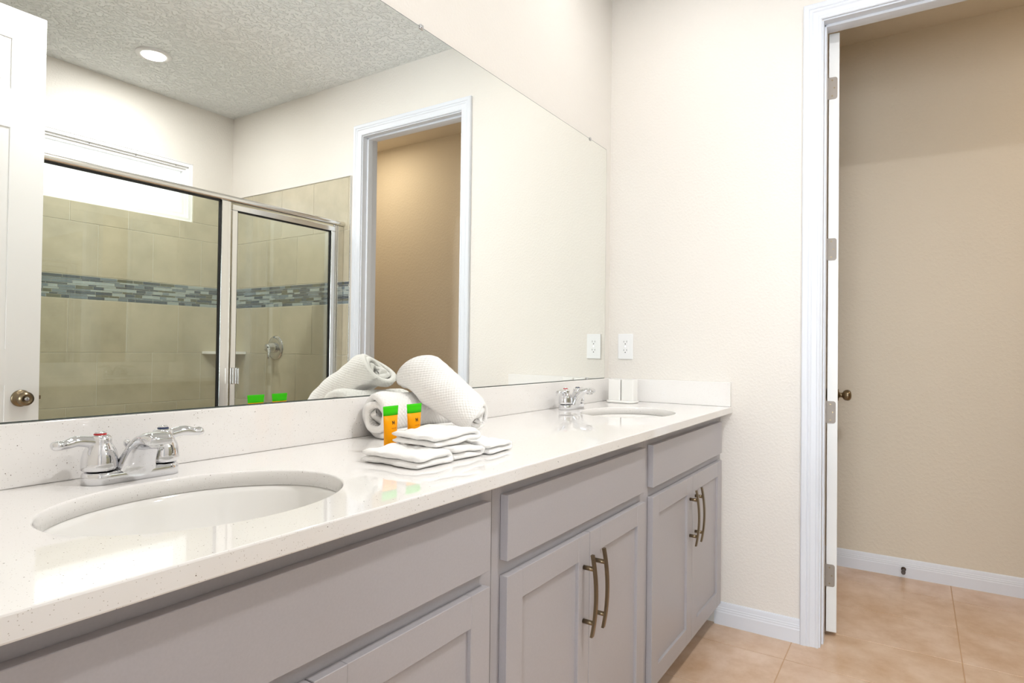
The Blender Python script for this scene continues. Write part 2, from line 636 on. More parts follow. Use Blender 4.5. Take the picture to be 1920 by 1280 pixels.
def hinge(parent, zc):
    b = MB()
    r = 0.009
    hh = 0.0445
    # leaf plate let into the hinge edge (plane x=0), rounded far corners
    pts = [(0.0035, -hh), (-0.022, -hh)]
    for k in range(5):
        a = PI / 2 * k / 4
        pts.append((-0.022 - r * math.sin(a), -hh + r - r * math.cos(a)))
    for k in range(5):
        a = PI / 2 * k / 4
        pts.append((-0.022 - r * math.cos(a), hh - r + r * math.sin(a)))
    pts += [(0.0035, hh)]
    b.rings([[Vector((xx, y, zc + z)) for y, z in pts] for xx in (-0.0022, 0.0005)], smooth=False)
    # jamb leaf running to the frame
    b.box(-0.016, -0.0022, 0.0035, 0.0052, zc - hh, zc + hh)
    b.lathe([(0.0045, zc - hh - 0.003), (0.0052, zc - hh), (0.0052, zc + hh), (0.003, zc + hh + 0.006)], (-0.004, 0.0085, 0), seg=14)
    o = b.build('hinge', HINGE, parent)
    s = MB()
    for (sy, sz) in ((-0.012, 0.032), (-0.020, 0.0), (-0.012, -0.032)):
        s.lathe([(0.0032, -0.0030), (0.0032, -0.0018)], (0, sy, zc + sz), axis='X', seg=12)
    s.build('screw', BRONZE, o)
    return o


for zc in (2.221, 1.563, 0.902, 0.244):
    hinge(d1, zc)

# entry door, open flat to the mirror, seen in the mirror
d2 = thing('door_2', (-2.545, -1.75, 0), 'white panelled door with keyed knob, seen in the mirror at left', 'door')
d2['kind'] = 'structure'
tmp = panel_door(d2, 0.913, leaf_h, 0.035, 0.018)
for v in tmp.data.vertices:
    v.co.y = -v.co.y
tmp.data.flip_normals()
knob(d2, 0.913 - 0.061, 0.925, 0.0, 1, True)
knob(d2, 0.913 - 0.061, 0.925, -0.035, -1, False)
b = MB(); b.box(0.9125, 0.924, -0.023, -0.012, 0.917, 0.933, 0.002)
b.build('latch', BRONZE, d2)

# ------------------------------------------------------------------ window
w = thing('window_1', (0, YB - 0.031, 0), 'high white framed window above the shower, seen in the mirror', 'window')
w['kind'] = 'structure'
fy = 0.0


def frame_ring(b, x0, x1, z0, z1, wd, y0, y1):
    b.box(x0, x1, y0, y1, z1 - wd, z1)
    b.box(x0, x1, y0, y1, z0, z0 + wd)
    b.box(x0, x0 + wd, y0, y1, z0 + wd, z1 - wd)
    b.box(x1 - wd, x1, y0, y1, z0 + wd, z1 - wd)


b = MB()
frame_ring(b, WX0, WX1, WZ0, WZ1, 0.026, -0.04, 0.028)
frame_ring(b, WX0 + 0.026, WX1 - 0.026, WZ0 + 0.026, WZ1 - 0.026, 0.014, -0.04, 0.016)
frame_ring(b, WX0 + 0.040, WX1 - 0.040, WZ0 + 0.040, WZ1 - 0.040, 0.020, -0.03, 0.006)
b.build('window_frame', VINYL, w)
b = MB(); b.box(WX0 + 0.055, WX1 - 0.055, -0.022, -0.017, WZ0 + 0.055, WZ1 - 0.055)
b.build('pane', WGLASS, w)
b = MB()
for xx in (-1.12, -0.85, -0.59):
    b.lathe([(0.003, -0.002), (0.003, 0.0)], (xx + 0.18, 0.016 + 0.001, WZ1 - 0.033), axis='Y', seg=10)
b.lathe([(0.003, -0.002), (0.003, 0.0)], (WX1 - 0.033, 0.017, 2.21), axis='Y', seg=10)
b.build('screw', SLOT, w)
# painted reveal is the wall itself; white sill liner
b = MB()
b.box(WX0, WX1, 0.022, 0.031, WZ0 - 0.0005, WZ0 + 0.004)
b.box(WX0, WX1, 0.022, 0.031, WZ1 - 0.004, WZ1 + 0.0005)
b.box(WX1 - 0.004, WX1 + 0.0005, 0.022, 0.031, WZ0, WZ1)
b.box(WX0 - 0.0005, WX0 + 0.004, 0.022, 0.031, WZ0, WZ1)
b.build('window_reveal', VINYL, w)

# bedroom window frame
b = MB()
for y0, y1, z0, z1 in ((-2.5, -0.6, 2.12, 2.2), (-2.5, -0.6, 0.5, 0.58), (-2.5, -2.42, 0.5, 2.2), (-0.68, -0.6, 0.5, 2.2), (-1.58, -1.52, 0.5, 2.2)):
    b.box(-5.41, -5.37, y0, y1, z0, z1, 0.004)
struct(b.build('window_2', VINYL), 'white bedroom window frame behind the entry doorway', 'window')

# ================================================================== SHOWER
TZ = 2.21


def tile_wall(name, plane, u0, u1, pos, nrm, rows, label, hole=None):
    """rows: (z0,z1,phase); plane 'x' (wall at x=pos, u along y) or 'y'"""
    b = MB()
    thick = 0.009

    def bx(a, c, z0, z1, d0, d1, bev=0.0):
        if plane == 'x':
            xs = sorted((pos + nrm * d0, pos + nrm * d1))
            b.box(xs[0], xs[1], a, c, z0, z1, bev, 1)
        else:
            ys = sorted((pos + nrm * d0, pos + nrm * d1))
            b.box(a, c, ys[0], ys[1], z0, z1, bev, 1)

    def cut(a, c, z0, z1):
        if hole is None:
            return [(a, c, z0, z1)]
        hx0, hx1, hz0, hz1 = hole
        if c <= hx0 or a >= hx1 or z1 <= hz0 or z0 >= hz1:
            return [(a, c, z0, z1)]
        out = []
        if z0 < hz0 - 0.01:
            out.append((max(a, a), c, z0, hz0))
        zz0 = max(z0, hz0)
        if a < hx0 - 0.005:
            out.append((a, hx0, zz0, z1))
        if c > hx1 + 0.005:
            out.append((hx1, c, zz0, z1))
        return out

    b.mi = 0
    for q in cut(u0, u1, 0.0, TZ):
        bx(q[0], q[1], q[2], q[3], 0, thick - 0.0022)
    b.mi = 1
    P = 0.3285
    for z0, z1, ph in rows:
        k = math.floor((u0 - ph) / P)
        a = ph + k * P
        while a < u1:
            q0, q1 = max(a, u0), min(a + P, u1)
            if q1 - q0 > 0.012:
                for r in cut(q0, q1, z0, z1):
                    if r[1] - r[0] > 0.008 and r[3] - r[2] > 0.008:
                        bx(r[0] + 0.0018, r[1] - 0.0018, r[2] + 0.0018, r[3] - 0.0018, 0.002, thick, 0.001)
            a += P
    # mosaic accent band: alternating tall and thin courses of glass strips
    rnd = random.Random(7 if plane == 'x' else 11)
    z = 1.413
    hts = [0.0195, 0.0105, 0.0195, 0.0105, 0.0195, 0.0105, 0.0195, 0.0105, 0.0195]
    for h in hts:
        a = u0 - rnd.random() * 0.08
        while a < u1:
            ln = rnd.choice((0.045, 0.06, 0.075, 0.095, 0.11))
            q0, q1 = max(a, u0 + 0.001), min(a + ln, u1 - 0.001)
            if q1 - q0 > 0.008:
                b.mi = 2 + rnd.choice((0, 0, 1, 1, 1, 2, 2, 3))
                bx(q0 + 0.0010, q1 - 0.0010, z + 0.0010, z + h - 0.0010, 0.002, thick - 0.0005)
            a += ln
        z += h
    o = b.build(name, [GROUT, STILE] + GL)
    return struct(o, label, 'tiled wall')


ROWS_X = [(1.875, TZ - 0.001, -2.436), (1.555, 1.875, -2.268), (1.09, 1.411, -2.436), (0.762, 1.09, -2.265), (0.434, 0.762, -2.436), (0.106, 0.434, -2.265), (0.0, 0.106, -2.436)]
ROWS_Y = [(1.875, TZ - 0.001, -0.388), (1.555, 1.875, -0.232), (1.09, 1.411, -0.386), (0.762, 1.09, -0.2245), (0.434, 0.762, -0.386), (0.106, 0.434, -0.2245), (0.0, 0.106, -0.386)]
tile_wall('wall_tile_far', 'x', YB + 0.009, TY, 0.0, -1, ROWS_X, 'beige shower tile with blue grey mosaic band on the end wall, beside the valve')
tile_wall('wall_tile_right', 'y', XL, 0.0, YB, 1, ROWS_Y, 'beige shower tile with blue grey mosaic band below the high window', hole=(WX0, WX1, WZ0, 9))
b = MB(); b.box(-0.0115, 0.0, TY, TY + 0.006, 0.0, TZ + 0.001, 0.001)
b.box(-0.0115, 0.0, YB, TY + 0.006, TZ, TZ + 0.004, 0.001)
struct(b.build('trim_7', SATIN), 'thin metal edge strip along the shower tile', 'trim')
b = MB(); b.box(XL, -0.01, SY - 0.05, SY + 0.06, 0.0, 0.11, 0.006)
struct(b.build('trim_8', CERAM), 'low white shower curb', 'trim')

# enclosure --------------------------------------------------------
enc = thing('shower_enclosure', (0, SY, 0), 'glass shower enclosure with brushed metal rails and a framed door, seen in the mirror', 'shower enclosure')
b = MB()
sec = []
for k in range(10):   # rounded header section in y,z
    a = -PI / 2 + PI * k / 9
    sec.append((0.006 + 0.017 * math.cos(a), 1.9135 + 0.0165 * math.sin(a)))
sec += [(-0.018, 1.930), (-0.018, 1.897)]
b.rings([[Vector((x, y, z)) for y, z in sec] for x in (XL + 0.001, -0.0095)], smooth=False)
for f in b.bm.faces:
    f.smooth = False
b.build('header_rail', RAILM, enc)
b = MB(); b.box(XL + 0.02, -0.823, -0.003, 0.003, 0.13, 1.897)
b.build('fixed_glass', GLASS, enc)
b = MB(); b.box(XL + 0.012, -0.815, -0.012, 0.012, 0.11, 0.135, 0.002); b.build('sill_rail', RAILM, enc)
b = MB(); b.box(XL + 0.0005, XL + 0.02, -0.012, 0.012, 0.135, 1.897, 0.002); b.build('wall_channel', RAILM, enc)
# post between fixed glass and door, two ribs
b = MB()
b.box(-0.826, -0.790, -0.014, 0.016, 0.11, 1.898, 0.003)
b.box(-0.790, -0.772, -0.014, 0.010, 0.11, 1.898, 0.002)
b.build('post', RAILM, enc)
b = MB(); b.box(-0.8335, -0.8262, -0.006, 0.006, 0.135, 1.897)
b.box(XL + 0.02, -0.826, -0.006, 0.006, 1.890, 1.8975)
b.build('gasket', DARK, enc)
# wall jamb at the hinge side
b = MB(); b.box(-0.058, -0.0095, -0.014, 0.012, 0.11, 1.897, 0.003)
b.box(-0.070, -0.058, -0.008, 0.006, 0.11, 1.897, 0.001)
b.build('wall_jamb', RAILM, enc)
# door
dx0, dx1, dz0, dz1 = -0.766, -0.078, 0.15, 1.886
b = MB()
fw = 0.030
b.box(dx0, dx1, -0.011, 0.015, dz1 - fw, dz1, 0.003)
b.box(dx0, dx1, -0.011, 0.015, dz0, dz0 + fw, 0.003)
b.box(dx0, dx0 + fw, -0.011, 0.015, dz0 + fw, dz1 - fw, 0.003)
b.box(dx1 - fw, dx1, -0.011, 0.015, dz0 + fw, dz1 - fw, 0.003)
door = b.build('door', RAILM, enc)
b = MB(); b.box(dx0 + fw, dx1 - fw, -0.003, 0.003, dz0 + fw, dz1 - fw); b.build('door_glass', GLASS, door)
b = MB()
for x0, x1, z0, z1 in ((dx0 + fw, dx1 - fw, dz1 - fw - 0.006, dz1 - fw), (dx0 + fw, dx0 + fw + 0.006, dz0 + fw, dz1 - fw), (dx1 - fw - 0.006, dx1 - fw, dz0 + fw, dz1 - fw)):
    b.box(x0, x1, -0.006, 0.006, z0, z1)
b.build('door_gasket', DARK, door)
b = MB(); b.box(dx1 + 0.001, dx1 + 0.006, -0.008, 0.004, dz0, dz1); b.build('door_seal', DARK, door)
b = MB()
b.box(dx0 + 0.004, dx0 + 0.030, 0.015, 0.034, 0.940, 1.026, 0.003)
b.box(dx0 + 0.022, dx0 + 0.030, 0.034, 0.052, 0.940, 1.026, 0.003)
b.build('handle', SATIN, door)
b = MB(); b.lathe([(0.004, dz1), (0.006, dz1 + 0.002), (0.006, dz1 + 0.009), (0.004, dz1 + 0.011)], (dx1 - 0.006, 0.010, 0), seg=14)
b.build('door_pivot', CHROME, door)

# valve --------------------------------------------------------------
vl = thing('shower_valve', (-0.009, -2.478, 1.132), 'round chrome shower valve with lever on the tiled end wall', 'shower valve')
b = MB(); b.lathe([(0.083, 0.0), (0.083, 0.003), (0.079, 0.008), (0.060, 0.0125), (0.045, 0.014), (0.0002, 0.014)], axis='X', seg=48, mtx=Matrix(((0, 0, -1), (1, 0, 0), (0, 1, 0))))
b.build('escutcheon', CHROME, vl)
b = MB(); b.lathe([(0.036, 0.013), (0.035, 0.03), (0.030, 0.043), (0.027, 0.065), (0.024, 0.075), (0.014, 0.081), (0.0002, 0.083)], seg=36, mtx=Matrix(((0, 0, -1), (1, 0, 0), (0, 1, 0))))
b.build('valve_body', CHROME, vl)
b = MB(); b.tube([(-0.062, 0.0, 0.0), (-0.068, 0.018, -0.012), (-0.078, 0.036, -0.03), (-0.088, 0.046, -0.052), (-0.094, 0.05, -0.074)], [0.014, 0.013, 0.011, 0.009, 0.007], 12)
b.build('lever', CHROME, vl)

# corner shelf ---------------------------------------------------------
b = MB()
n = 14
pts = [(-0.0095, YB + 0.0095)]
for k in range(n + 1):
    a = PI / 2 * k / n
    # soft diagonal front edge between the two walls
    pts.append((-0.0095 - 0.205 * math.cos(a) ** 1.1 if k < n else -0.0095, YB + 0.0095 + 0.205 * math.sin(a) ** 1.1))
b.rings([[Vector((x, y, z)) for x, y in pts] for z in (1.083, 1.101)], smooth=False)
tag(b.build('shower_shelf', CERAM), 'small white corner shelf in the tiled shower', 'shelf')

# ================================================================== VANITY
ZC, ZB = 0.912, 0.885
YF = -0.564
BSX = 0.020
SINKS = [(-2.14, -0.306, 0.217, 0.168), (-0.500, -0.306, 0.211, 0.166)]


def counter():
    b = MB()
    bm = b.bm
    eps = 0.0025

    def quad(a, c, d, e):
        f = bm.faces.new([bm.verts.new(p) for p in (a, c, d, e)])
        return f

    x_l, x_r, y_b, y_f = XL + 0.001, -0.0005, -0.0005, YF
    # slab top in patches, with holes
    xs = [x_l]
    patches = []
    for cx, cy, a, bb in sorted(SINKS):
        patches.append((cx - a - 0.06, cx + a + 0.06, (cx, cy, a, bb)))
    cur = x_l
    regions = []
    for p0, p1, s in patches:
        regions.append((cur, p0, None))
        regions.append((p0, p1, s))
        cur = p1
    regions.append((cur, x_r, None))
    yt0, yt1 = y_f + eps, y_b
    for x0, x1, s in regions:
        if s is None:
            quad((x0, yt0, ZC), (x1, yt0, ZC), (x1, yt1, ZC), (x0, yt1, ZC))
            quad((x0, yt0, ZB), (x1, yt0, ZB), (x1, yt1, ZB), (x0, yt1, ZB))
        else:
            cx, cy, a, bb = s
            angs = [2 * PI * k / 96 for k in range(96)]
            for px, py in ((x0, yt0), (x1, yt0), (x1, yt1), (x0, yt1)):
                angs.append(math.atan2((py - cy), (px - cx)) % (2 * PI))
            angs = sorted(angs)
            outer, rimA, rimB, rimC, rimD = [], [], [], [], []
            for t in angs:
                dx, dy = math.cos(t), math.sin(t)
                ks = []
                if dx > 1e-9: ks.append((x1 - cx) / dx)
                if dx < -1e-9: ks.append((x0 - cx) / dx)
                if dy > 1e-9: ks.append((yt1 - cy) / dy)
                if dy < -1e-9: ks.append((yt0 - cy) / dy)
                k = min(ks)
                outer.append((cx + k * dx, cy + k * dy))
                r = 1 / math.sqrt((dx / a) ** 2 + (dy / bb) ** 2)
                rimA.append((cx + (r + 0.003) * dx, cy + (r + 0.003) * dy))
                rimB.append((cx + (r + 0.0008) * dx, cy + (r + 0.0008) * dy))
                rimC.append((cx + r * dx, cy + r * dy))
            layers = [([(p[0], p[1], ZC) for p in outer]), ([(p[0], p[1], ZC) for p in rimA]), ([(p[0], p[1], ZC - 0.0009) for p in rimB]),
                      ([(p[0], p[1], ZC - 0.0035) for p in rimC]), ([(p[0], p[1], ZB) for p in rimC]), ([(p[0], p[1], ZB) for p in outer])]
            V = [[bm.verts.new(p) for p in l] for l in layers]
            n = len(angs)
            for i in range(5):
                for j in range(n):
                    k = (j + 1) % n
                    f = bm.faces.new((V[i][j], V[i][k], V[i + 1][k], V[i + 1][j]))
                    f.smooth = 1 <= i <= 3
    # eased front edge
    prof = [(yt0, ZC), (y_f + 0.0007, ZC - 0.0007), (y_f, ZC - eps), (y_f, ZB + eps), (y_f + 0.0007, ZB + 0.0007), (yt0, ZB)]
    for k in range(len(prof) - 1):
        (ya, za), (yc, zc) = prof[k], prof[k + 1]
        quad((x_l, ya, za), (x_r, ya, za), (x_r, yc, zc), (x_l, yc, zc))
    for x in (x_l, x_r):
        f = bm.faces.new([bm.verts.new((x, y, z)) for y, z in prof + [(yt1, ZB), (yt1, ZC)]])
    bmesh.ops.remove_doubles(bm, verts=bm.verts[:], dist=1e-5)
    return b


top = counter().build('countertop', QUARTZ)
tag(top, 'long white speckled quartz countertop over the grey vanity cabinets', 'countertop')
b = MB(); b.box(XL + 0.001, -0.0005, -BSX, -0.0005, ZC + 0.0003, 1.0135, 0.0018)
b.build('backsplash', QUARTZ, top)
b = MB(); b.box(-BSX, -0.0005, YF + 0.004, -BSX - 0.0003, ZC + 0.0003, 1.0135, 0.0018)
b.build('side_splash', QUARTZ, top)


def sink(cx, cy, a, bb, label):
    t = thing('sink', (cx, cy, ZB), label, 'sink', 'oval undermount sinks')
    b = MB()
    rings = []
    # bowl: flange, inner wall, bottom
    prof = [(1.10, -0.0004), (1.02, -0.0004), (1.005, -0.002), (0.985, -0.012), (0.955, -0.035), (0.90, -0.07), (0.80, -0.105), (0.64, -0.130), (0.42, -0.143), (0.20, -0.147), (0.09, -0.148)]
    back = [(0.09, -0.158), (0.45, -0.154), (0.68, -0.141), (0.85, -0.114), (0.95, -0.075), (1.005, -0.035), (1.03, -0.014), (1.10, -0.012)]
    for s, z in prof + back:
        rings.append([Vector((a * s * math.cos(2 * PI * k / 72), bb * s * math.sin(2 * PI * k / 72), z)) for k in range(72)])
    rings.append(rings[0])
    R = b.rings(rings, False, False)
    bmesh.ops.remove_doubles(b.bm, verts=b.bm.verts[:], dist=1e-6)
    b.build('basin', PORC, t)
    b = MB()
    b.lathe([(0.022, -0.1475), (0.022, -0.1455), (0.018, -0.1445), (0.016, -0.1465), (0.0002, -0.1465)], seg=28)
    b.build('drain', CHROME, t)
    return t


sink(*SINKS[0], 'large oval undermount sink in the foreground, nearest the camera')
sink(*SINKS[1], 'far oval undermount sink near the end wall')


# faucet ---------------------------------------------------------------
def faucet(cx, label):
    t = thing('faucet', (cx, -0.080, ZC), label, 'faucet', 'two handle chrome faucets')
    # base: stadium with eased top
    b = MB()
    rings = []
    for s, z in ((0.0, 0.0005), (0.0, 0.014), (0.0015, 0.018), (0.005, 0.020), (0.012, 0.021)):
        ring = []
        R = 0.0265 - s
        L = 0.0500
        for k in range(17):
            a = -PI / 2 + PI * k / 16
            ring.append(Vector((L + R * math.cos(a), R * math.sin(a), z)))
        for k in range(17):
            a = PI / 2 + PI * k / 16
            ring.append(Vector((-L + R * math.cos(a), R * math.sin(a), z)))
        rings.append(ring)
    b.rings(rings)
    b.build('base', CHROME, t)
    # spout: a flared skirt rising off the base into a flat arch
    b = MB()
    st = [((0.018, 0.0195), (-0.0260, 0.0008), 0.0335), ((0.008, 0.030), (-0.0275, 0.014), 0.0310), ((-0.008, 0.046), (-0.0310, 0.028), 0.0272),
          ((-0.023, 0.0620), (-0.039, 0.0425), 0.0246), ((-0.039, 0.0745), (-0.049, 0.0535), 0.0232), ((-0.057, 0.0820), (-0.062, 0.0605), 0.0226),
          ((-0.075, 0.0845), (-0.076, 0.0635), 0.0226), ((-0.088, 0.0828), (-0.086, 0.0635), 0.0216), ((-0.0945, 0.0790), (-0.092, 0.0655), 0.0196), ((-0.0970, 0.0745), (-0.0945, 0.0690), 0.0150)]
    S3 = spline([(a[0], a[1], w) for a, c, w in st], 4)
    C3 = spline([(c[0], c[1], w) for a, c, w in st], 4)
    rings = []
    for a, c in zip(S3, C3):
        T0, B0, w0 = Vector((0, a[0], a[1])), Vector((0, c[0], c[1])), a[2]
        mid, hv = (T0 + B0) / 2, (T0 - B0) / 2
        ring = []
        for q in range(32):
            ang = 2 * PI * q / 32
            ca, sa = math.cos(ang), math.sin(ang)
            ring.append(mid + Vector((1, 0, 0)) * w0 * math.copysign(abs(ca) ** 0.55, ca) + hv * math.copysign(abs(sa) ** (0.75 if sa > 0 else 0.35), sa))
        rings.append(ring)
    b.rings(rings)
    b.build('spout', CHROME, t)
    b = MB(); b.lathe([(0.0115, 0.0605), (0.0125, 0.0620), (0.0125, 0.066)], (0, -0.078, 0), seg=28)
    b.mi = 1
    b.lathe([(0.0098, 0.0600), (0.0098, 0.0615)], (0, -0.078, 0), seg=24)
    b.build('aerator', [CHROME, DARK], t)
    b = MB(); b.lathe([(0.003, 0.02), (0.003, 0.052), (0.0055, 0.055), (0.0055, 0.061), (0.003, 0.064)], (0, 0.019, 0), seg=14)
    b.build('lift_rod', CHROME, t)
    for s, ink in ((-1, RED), (1, BLUE)):
        b = MB()
        hx = s * 0.051
        b.lathe([(0.0235, 0.0215), (0.0262, 0.0235), (0.0265, 0.030), (0.0258, 0.042), (0.0235, 0.053), (0.0190, 0.062), (0.0172, 0.066), (0.0172, 0.070), (0.0165, 0.0755), (0.012, 0.079), (0.0002, 0.0795)], (hx, 0, 0), seg=36)
        lp = spline([(hx, 0, 0.066), (hx + s * 0.018, -0.001, 0.070), (hx + s * 0.036, -0.003, 0.0725), (hx + s * 0.051, -0.004, 0.0695), (hx + s * 0.063, -0.005, 0.0690), (hx + s * 0.071, -0.005, 0.0720)], 4)
        m = len(lp)
        rad = []
        for i in range(m):
            u = i / (m - 1)
            rx = 0.0125 * (1 - u) + 0.0085 * u + 0.003 * math.exp(-((u - 0.82) / 0.14) ** 2)
            ry = 0.0100 * (1 - u) ** 1.5 + 0.0052 * min(1, 2 * u) + 0.0022 * math.exp(-((u - 0.85) / 0.14) ** 2)
            if i > m - 4:
                k = (i - (m - 4)) / 3
                rx *= 1 - 0.65 * k * k; ry *= 1 - 0.5 * k * k
            rad.append((rx, ry))
        b.tube(lp, rad, 18)
        h = b.build('handle', CHROME, t)
        b = MB()
        b.lathe([(0.0092, 0.0790), (0.0092, 0.0812)], (hx, 0, 0), seg=28)
        b.mi = 1
        b.lathe([(0.0080, 0.0812), (0.0080, 0.0830), (0.006, 0.0845), (0.0002, 0.0850)], (hx, 0, 0), seg=28)
        b.build('index_cap', [ink, CHROME], h)
    return t


faucet(-2.143, 'chrome two handle faucet in the foreground, behind the nearest sink')
faucet(-0.522, 'chrome two handle faucet behind the far sink, beside the end wall')

# cabinets ------------------------------------------------------------
YD = -0.534     # door face
YFR = -0.515    # face frame front
DT, DB, OT, OB = 0.852, 0.722, 0.692, 0.104


def pull(parent, x, zc):
    """arched bar pull on two posts"""
    b = MB()
    L = 0.098
    n = 20
    rings = []
    for i in range(n + 1):
        u = -1 + 2 * i / n
        z = zc + u * L
        y = YD - 0.0235 - 0.0105 * (1 - u * u)
        hw, ht = 0.0052, 0.0032
        rings.append([Vector((x - hw, y - ht, z)), Vector((x + hw, y - ht, z)), Vector((x + hw, y + ht, z)), Vector((x - hw, y + ht, z))])
    b.rings(rings, smooth=False)
    for s in (-1, 1):
        b.lathe([(0.0055, 0), (0.0055, 0.0285)], (x, YD - 0.0285 + 0.0002, zc + s * 0.0645), axis='Y', seg=16)
    o = b.build('handle', BRONZE, parent)
    return o


def shaker_door(parent, x0, x1):
    b = MB()
    st = 0.0585
    bev = 0.0008
    b.box(x0, x0 + st, YD, YFR - 0.0006, OB, OT, bev, 1)
    b.box(x1 - st, x1, YD, YFR - 0.0006, OB, OT, bev, 1)
    for z0, z1 in ((OT - st, OT), (OB, OB + st)):
        b.box(x0 + st - 0.0002, x1 - st + 0.0002, YD + 0.0003, YFR - 0.0008, z0, z1, bev, 1)
    b.box(x0 + st - 0.002, x1 - st + 0.002, YD + 0.0085, YFR - 0.001, OB + st - 0.002, OT - st + 0.002)
    return b.build('door', CAB, parent)


def cabinet(x0, x1, fx0, fx1, mid, pulls, label):
    """x0..x1 carcass, fx0..fx1 fronts"""
    t = thing('vanity_cabinet', (0, 0, 0), label, 'cabinet', 'grey vanity cabinets')
    g = 0.0008
    b = MB()
    b.box(x0 + g, x0 + 0.018, -0.495, -0.03, 0.10, ZB - 0.001)
    b.box(x1 - 0.018, x1 - g, -0.495, -0.03, 0.10, ZB - 0.001)
    b.box(x0 + 0.018, x1 - 0.018, -0.495, -0.03, 0.10, 0.118)
    b.box(x0 + 0.018, x1 - 0.018, -0.036, -0.03, 0.118, ZB - 0.20)
    b.build('carcass', CABIN, t)
    b = MB()
    b.box(x0 + g, fx0 + 0.012, YFR, -0.4952, 0.10, ZB - 0.001)
    b.box(fx1 - 0.012, x1 - g, YFR, -0.4952, 0.10, ZB - 0.001)
    for z0, z1 in ((0.10, 0.13), (OT - 0.012, DB + 0.012), (DT - 0.012, ZB - 0.001)):
        b.box(fx0 + 0.012, fx1 - 0.012, YFR + 0.0001, -0.4952, z0, z1)
    b.build('face_frame', CAB, t)
    b = MB(); b.box(x0 + g, x1 - g, -0.45, -0.43, 0.0, 0.0998)
    b.build('toe_kick', TOE, t)
    b = MB(); b.box(fx0, fx1, YD, YFR - 0.0006, DB, DT, 0.0008, 1)
    b.build('drawer_front', CAB, t)
    for (a, c, side) in ((fx0, mid - 0.0012, 1), (mid + 0.0012, fx1, -1)):
        d = shaker_door(t, a, c)
        hx = c - 0.032 if side > 0 else a + 0.030
        pull(d, hx, 0.5505)
    return t


cabinet(-2.598, -1.6865, -2.533, -1.7155, -2.1255, True, 'wide grey vanity cabinet under the foreground sink, left side cut by the photo edge')
cabinet(-1.6865, -0.881, -1.6565, -0.9135, -1.2865, True, 'grey vanity cabinet in the middle, below the towels')
cabinet(-0.881, -0.001, -0.8485, -0.0465, -0.4435, True, 'grey vanity cabinet under the far sink, against the end wall')

# mirror ---------------------------------------------------------------
mr = thing('wall_mirror', (0, 0, 0), 'large frameless wall mirror above the backsplash', 'mirror')
b = MB(); b.box(XL + 0.03, -0.055, -0.0049, -0.0006, 1.0142, 2.0690)
b.build('mirror_backing', MEDGE, mr)
b = MB()
b.bm.faces.new([b.bm.verts.new(p) for p in ((XL + 0.0315, -0.0052, 1.0157), (-0.0565, -0.0052, 1.0157), (-0.0565, -0.0052, 2.0675), (XL + 0.0315, -0.0052, 2.0675))])
b.build('mirror_glass', MIRROR, mr, fix=False)
for cxm, zm, s in ((-1.3406, 2.069, 1), (-0.2293, 2.069, 1), (-2.3, 2.069, 1), (-0.2357, 1.0142, -1)):
    b = MB()
    if s > 0:
        b.box(cxm - 0.008, cxm + 0.008, -0.0085, -0.0055, zm - 0.008, zm + 0.006, 0.0012)
        b.box(cxm - 0.008, cxm + 0.008, -0.0080, -0.0004, zm + 0.0005, zm + 0.005, 0.0008)
        b.lathe([(0.0035, -0.0022), (0.0030, 0.0)], (cxm, -0.0083, zm - 0.0025), axis='Y', seg=14)
    else:
        b.box(cxm - 0.008, cxm + 0.008, -0.0085, -0.0055, zm + 0.0003, zm + 0.008, 0.0008)
    b.build('mirror_clip', CHROME, mr)

# outlet ---------------------------------------------------------------
ot = thing('wall_outlet', (0, -0.0855, 1.160), 'white double power outlet plate on the end wall above the counter corner', 'outlet')
b = MB(); b.box(-0.0058, -0.0003, -0.0365, 0.0365, -0.0585, 0.0585, 0.0028, 3)
b.build('cover_plate', PLASTIC, ot)
for s in (1, -1):
    zc = s * 0.0195
    b = MB()
    b.mi = 0
    ring = []
    for k in range(32):
        a = 2 * PI * k / 32
        ring.append((max(-0.0168, min(0.0168, 0.0195 * math.cos(a))), zc + max(-0.0138, min(0.0138, 0.0185 * math.sin(a)))))
    b.rings([[Vector((x, y, z)) for y, z in ring] for x in (-0.0066, -0.0050)], smooth=False)
    b.mi = 1
    b.box(-0.0069, -0.0060, -0.0078, -0.0062, zc - 0.001, zc + 0.0075)
    b.box(-0.0069, -0.0060, 0.0060, 0.0076, zc - 0.001, zc + 0.0065)
    b.lathe([(0.0024, -0.0069), (0.0024, -0.0060)], (0, 0, zc - 0.0075), axis='X', seg=14)
    b.build('receptacle', [PLASTIC, SLOT], ot)
b = MB(); b.lathe([(0.0025, -0.0069), (0.0025, -0.0050)], (0, 0, 0), axis='X', seg=14)
b.build('screw', SATIN, ot)

# door stop on the far baseboard -----------------------------------------
ds = thing('door_stop', (CX1 - 0.0145, -1.158, 0.043), 'small dark door stop on the back baseboard beyond the doorway', 'door stop')
b = MB(); b.lathe([(0.011, 0.0), (0.011, -0.004), (0.006, -0.006), (0.006, -0.045), (0.0095, -0.047), (0.0095, -0.058), (0.007, -0.061)], axis='X', seg=20)
b.build('stem', mat('dark_bronze', rgb(92, 80, 72), 0.4, 0.8), ds)
b = MB(); b.lathe([(0.0092, -0.0600), (0.0092, -0.0680), (0.006, -0.0700)], axis='X', seg=20)
b.build('rubber_tip', mat('grey_rubber', rgb(96, 90, 88), 0.8), ds)


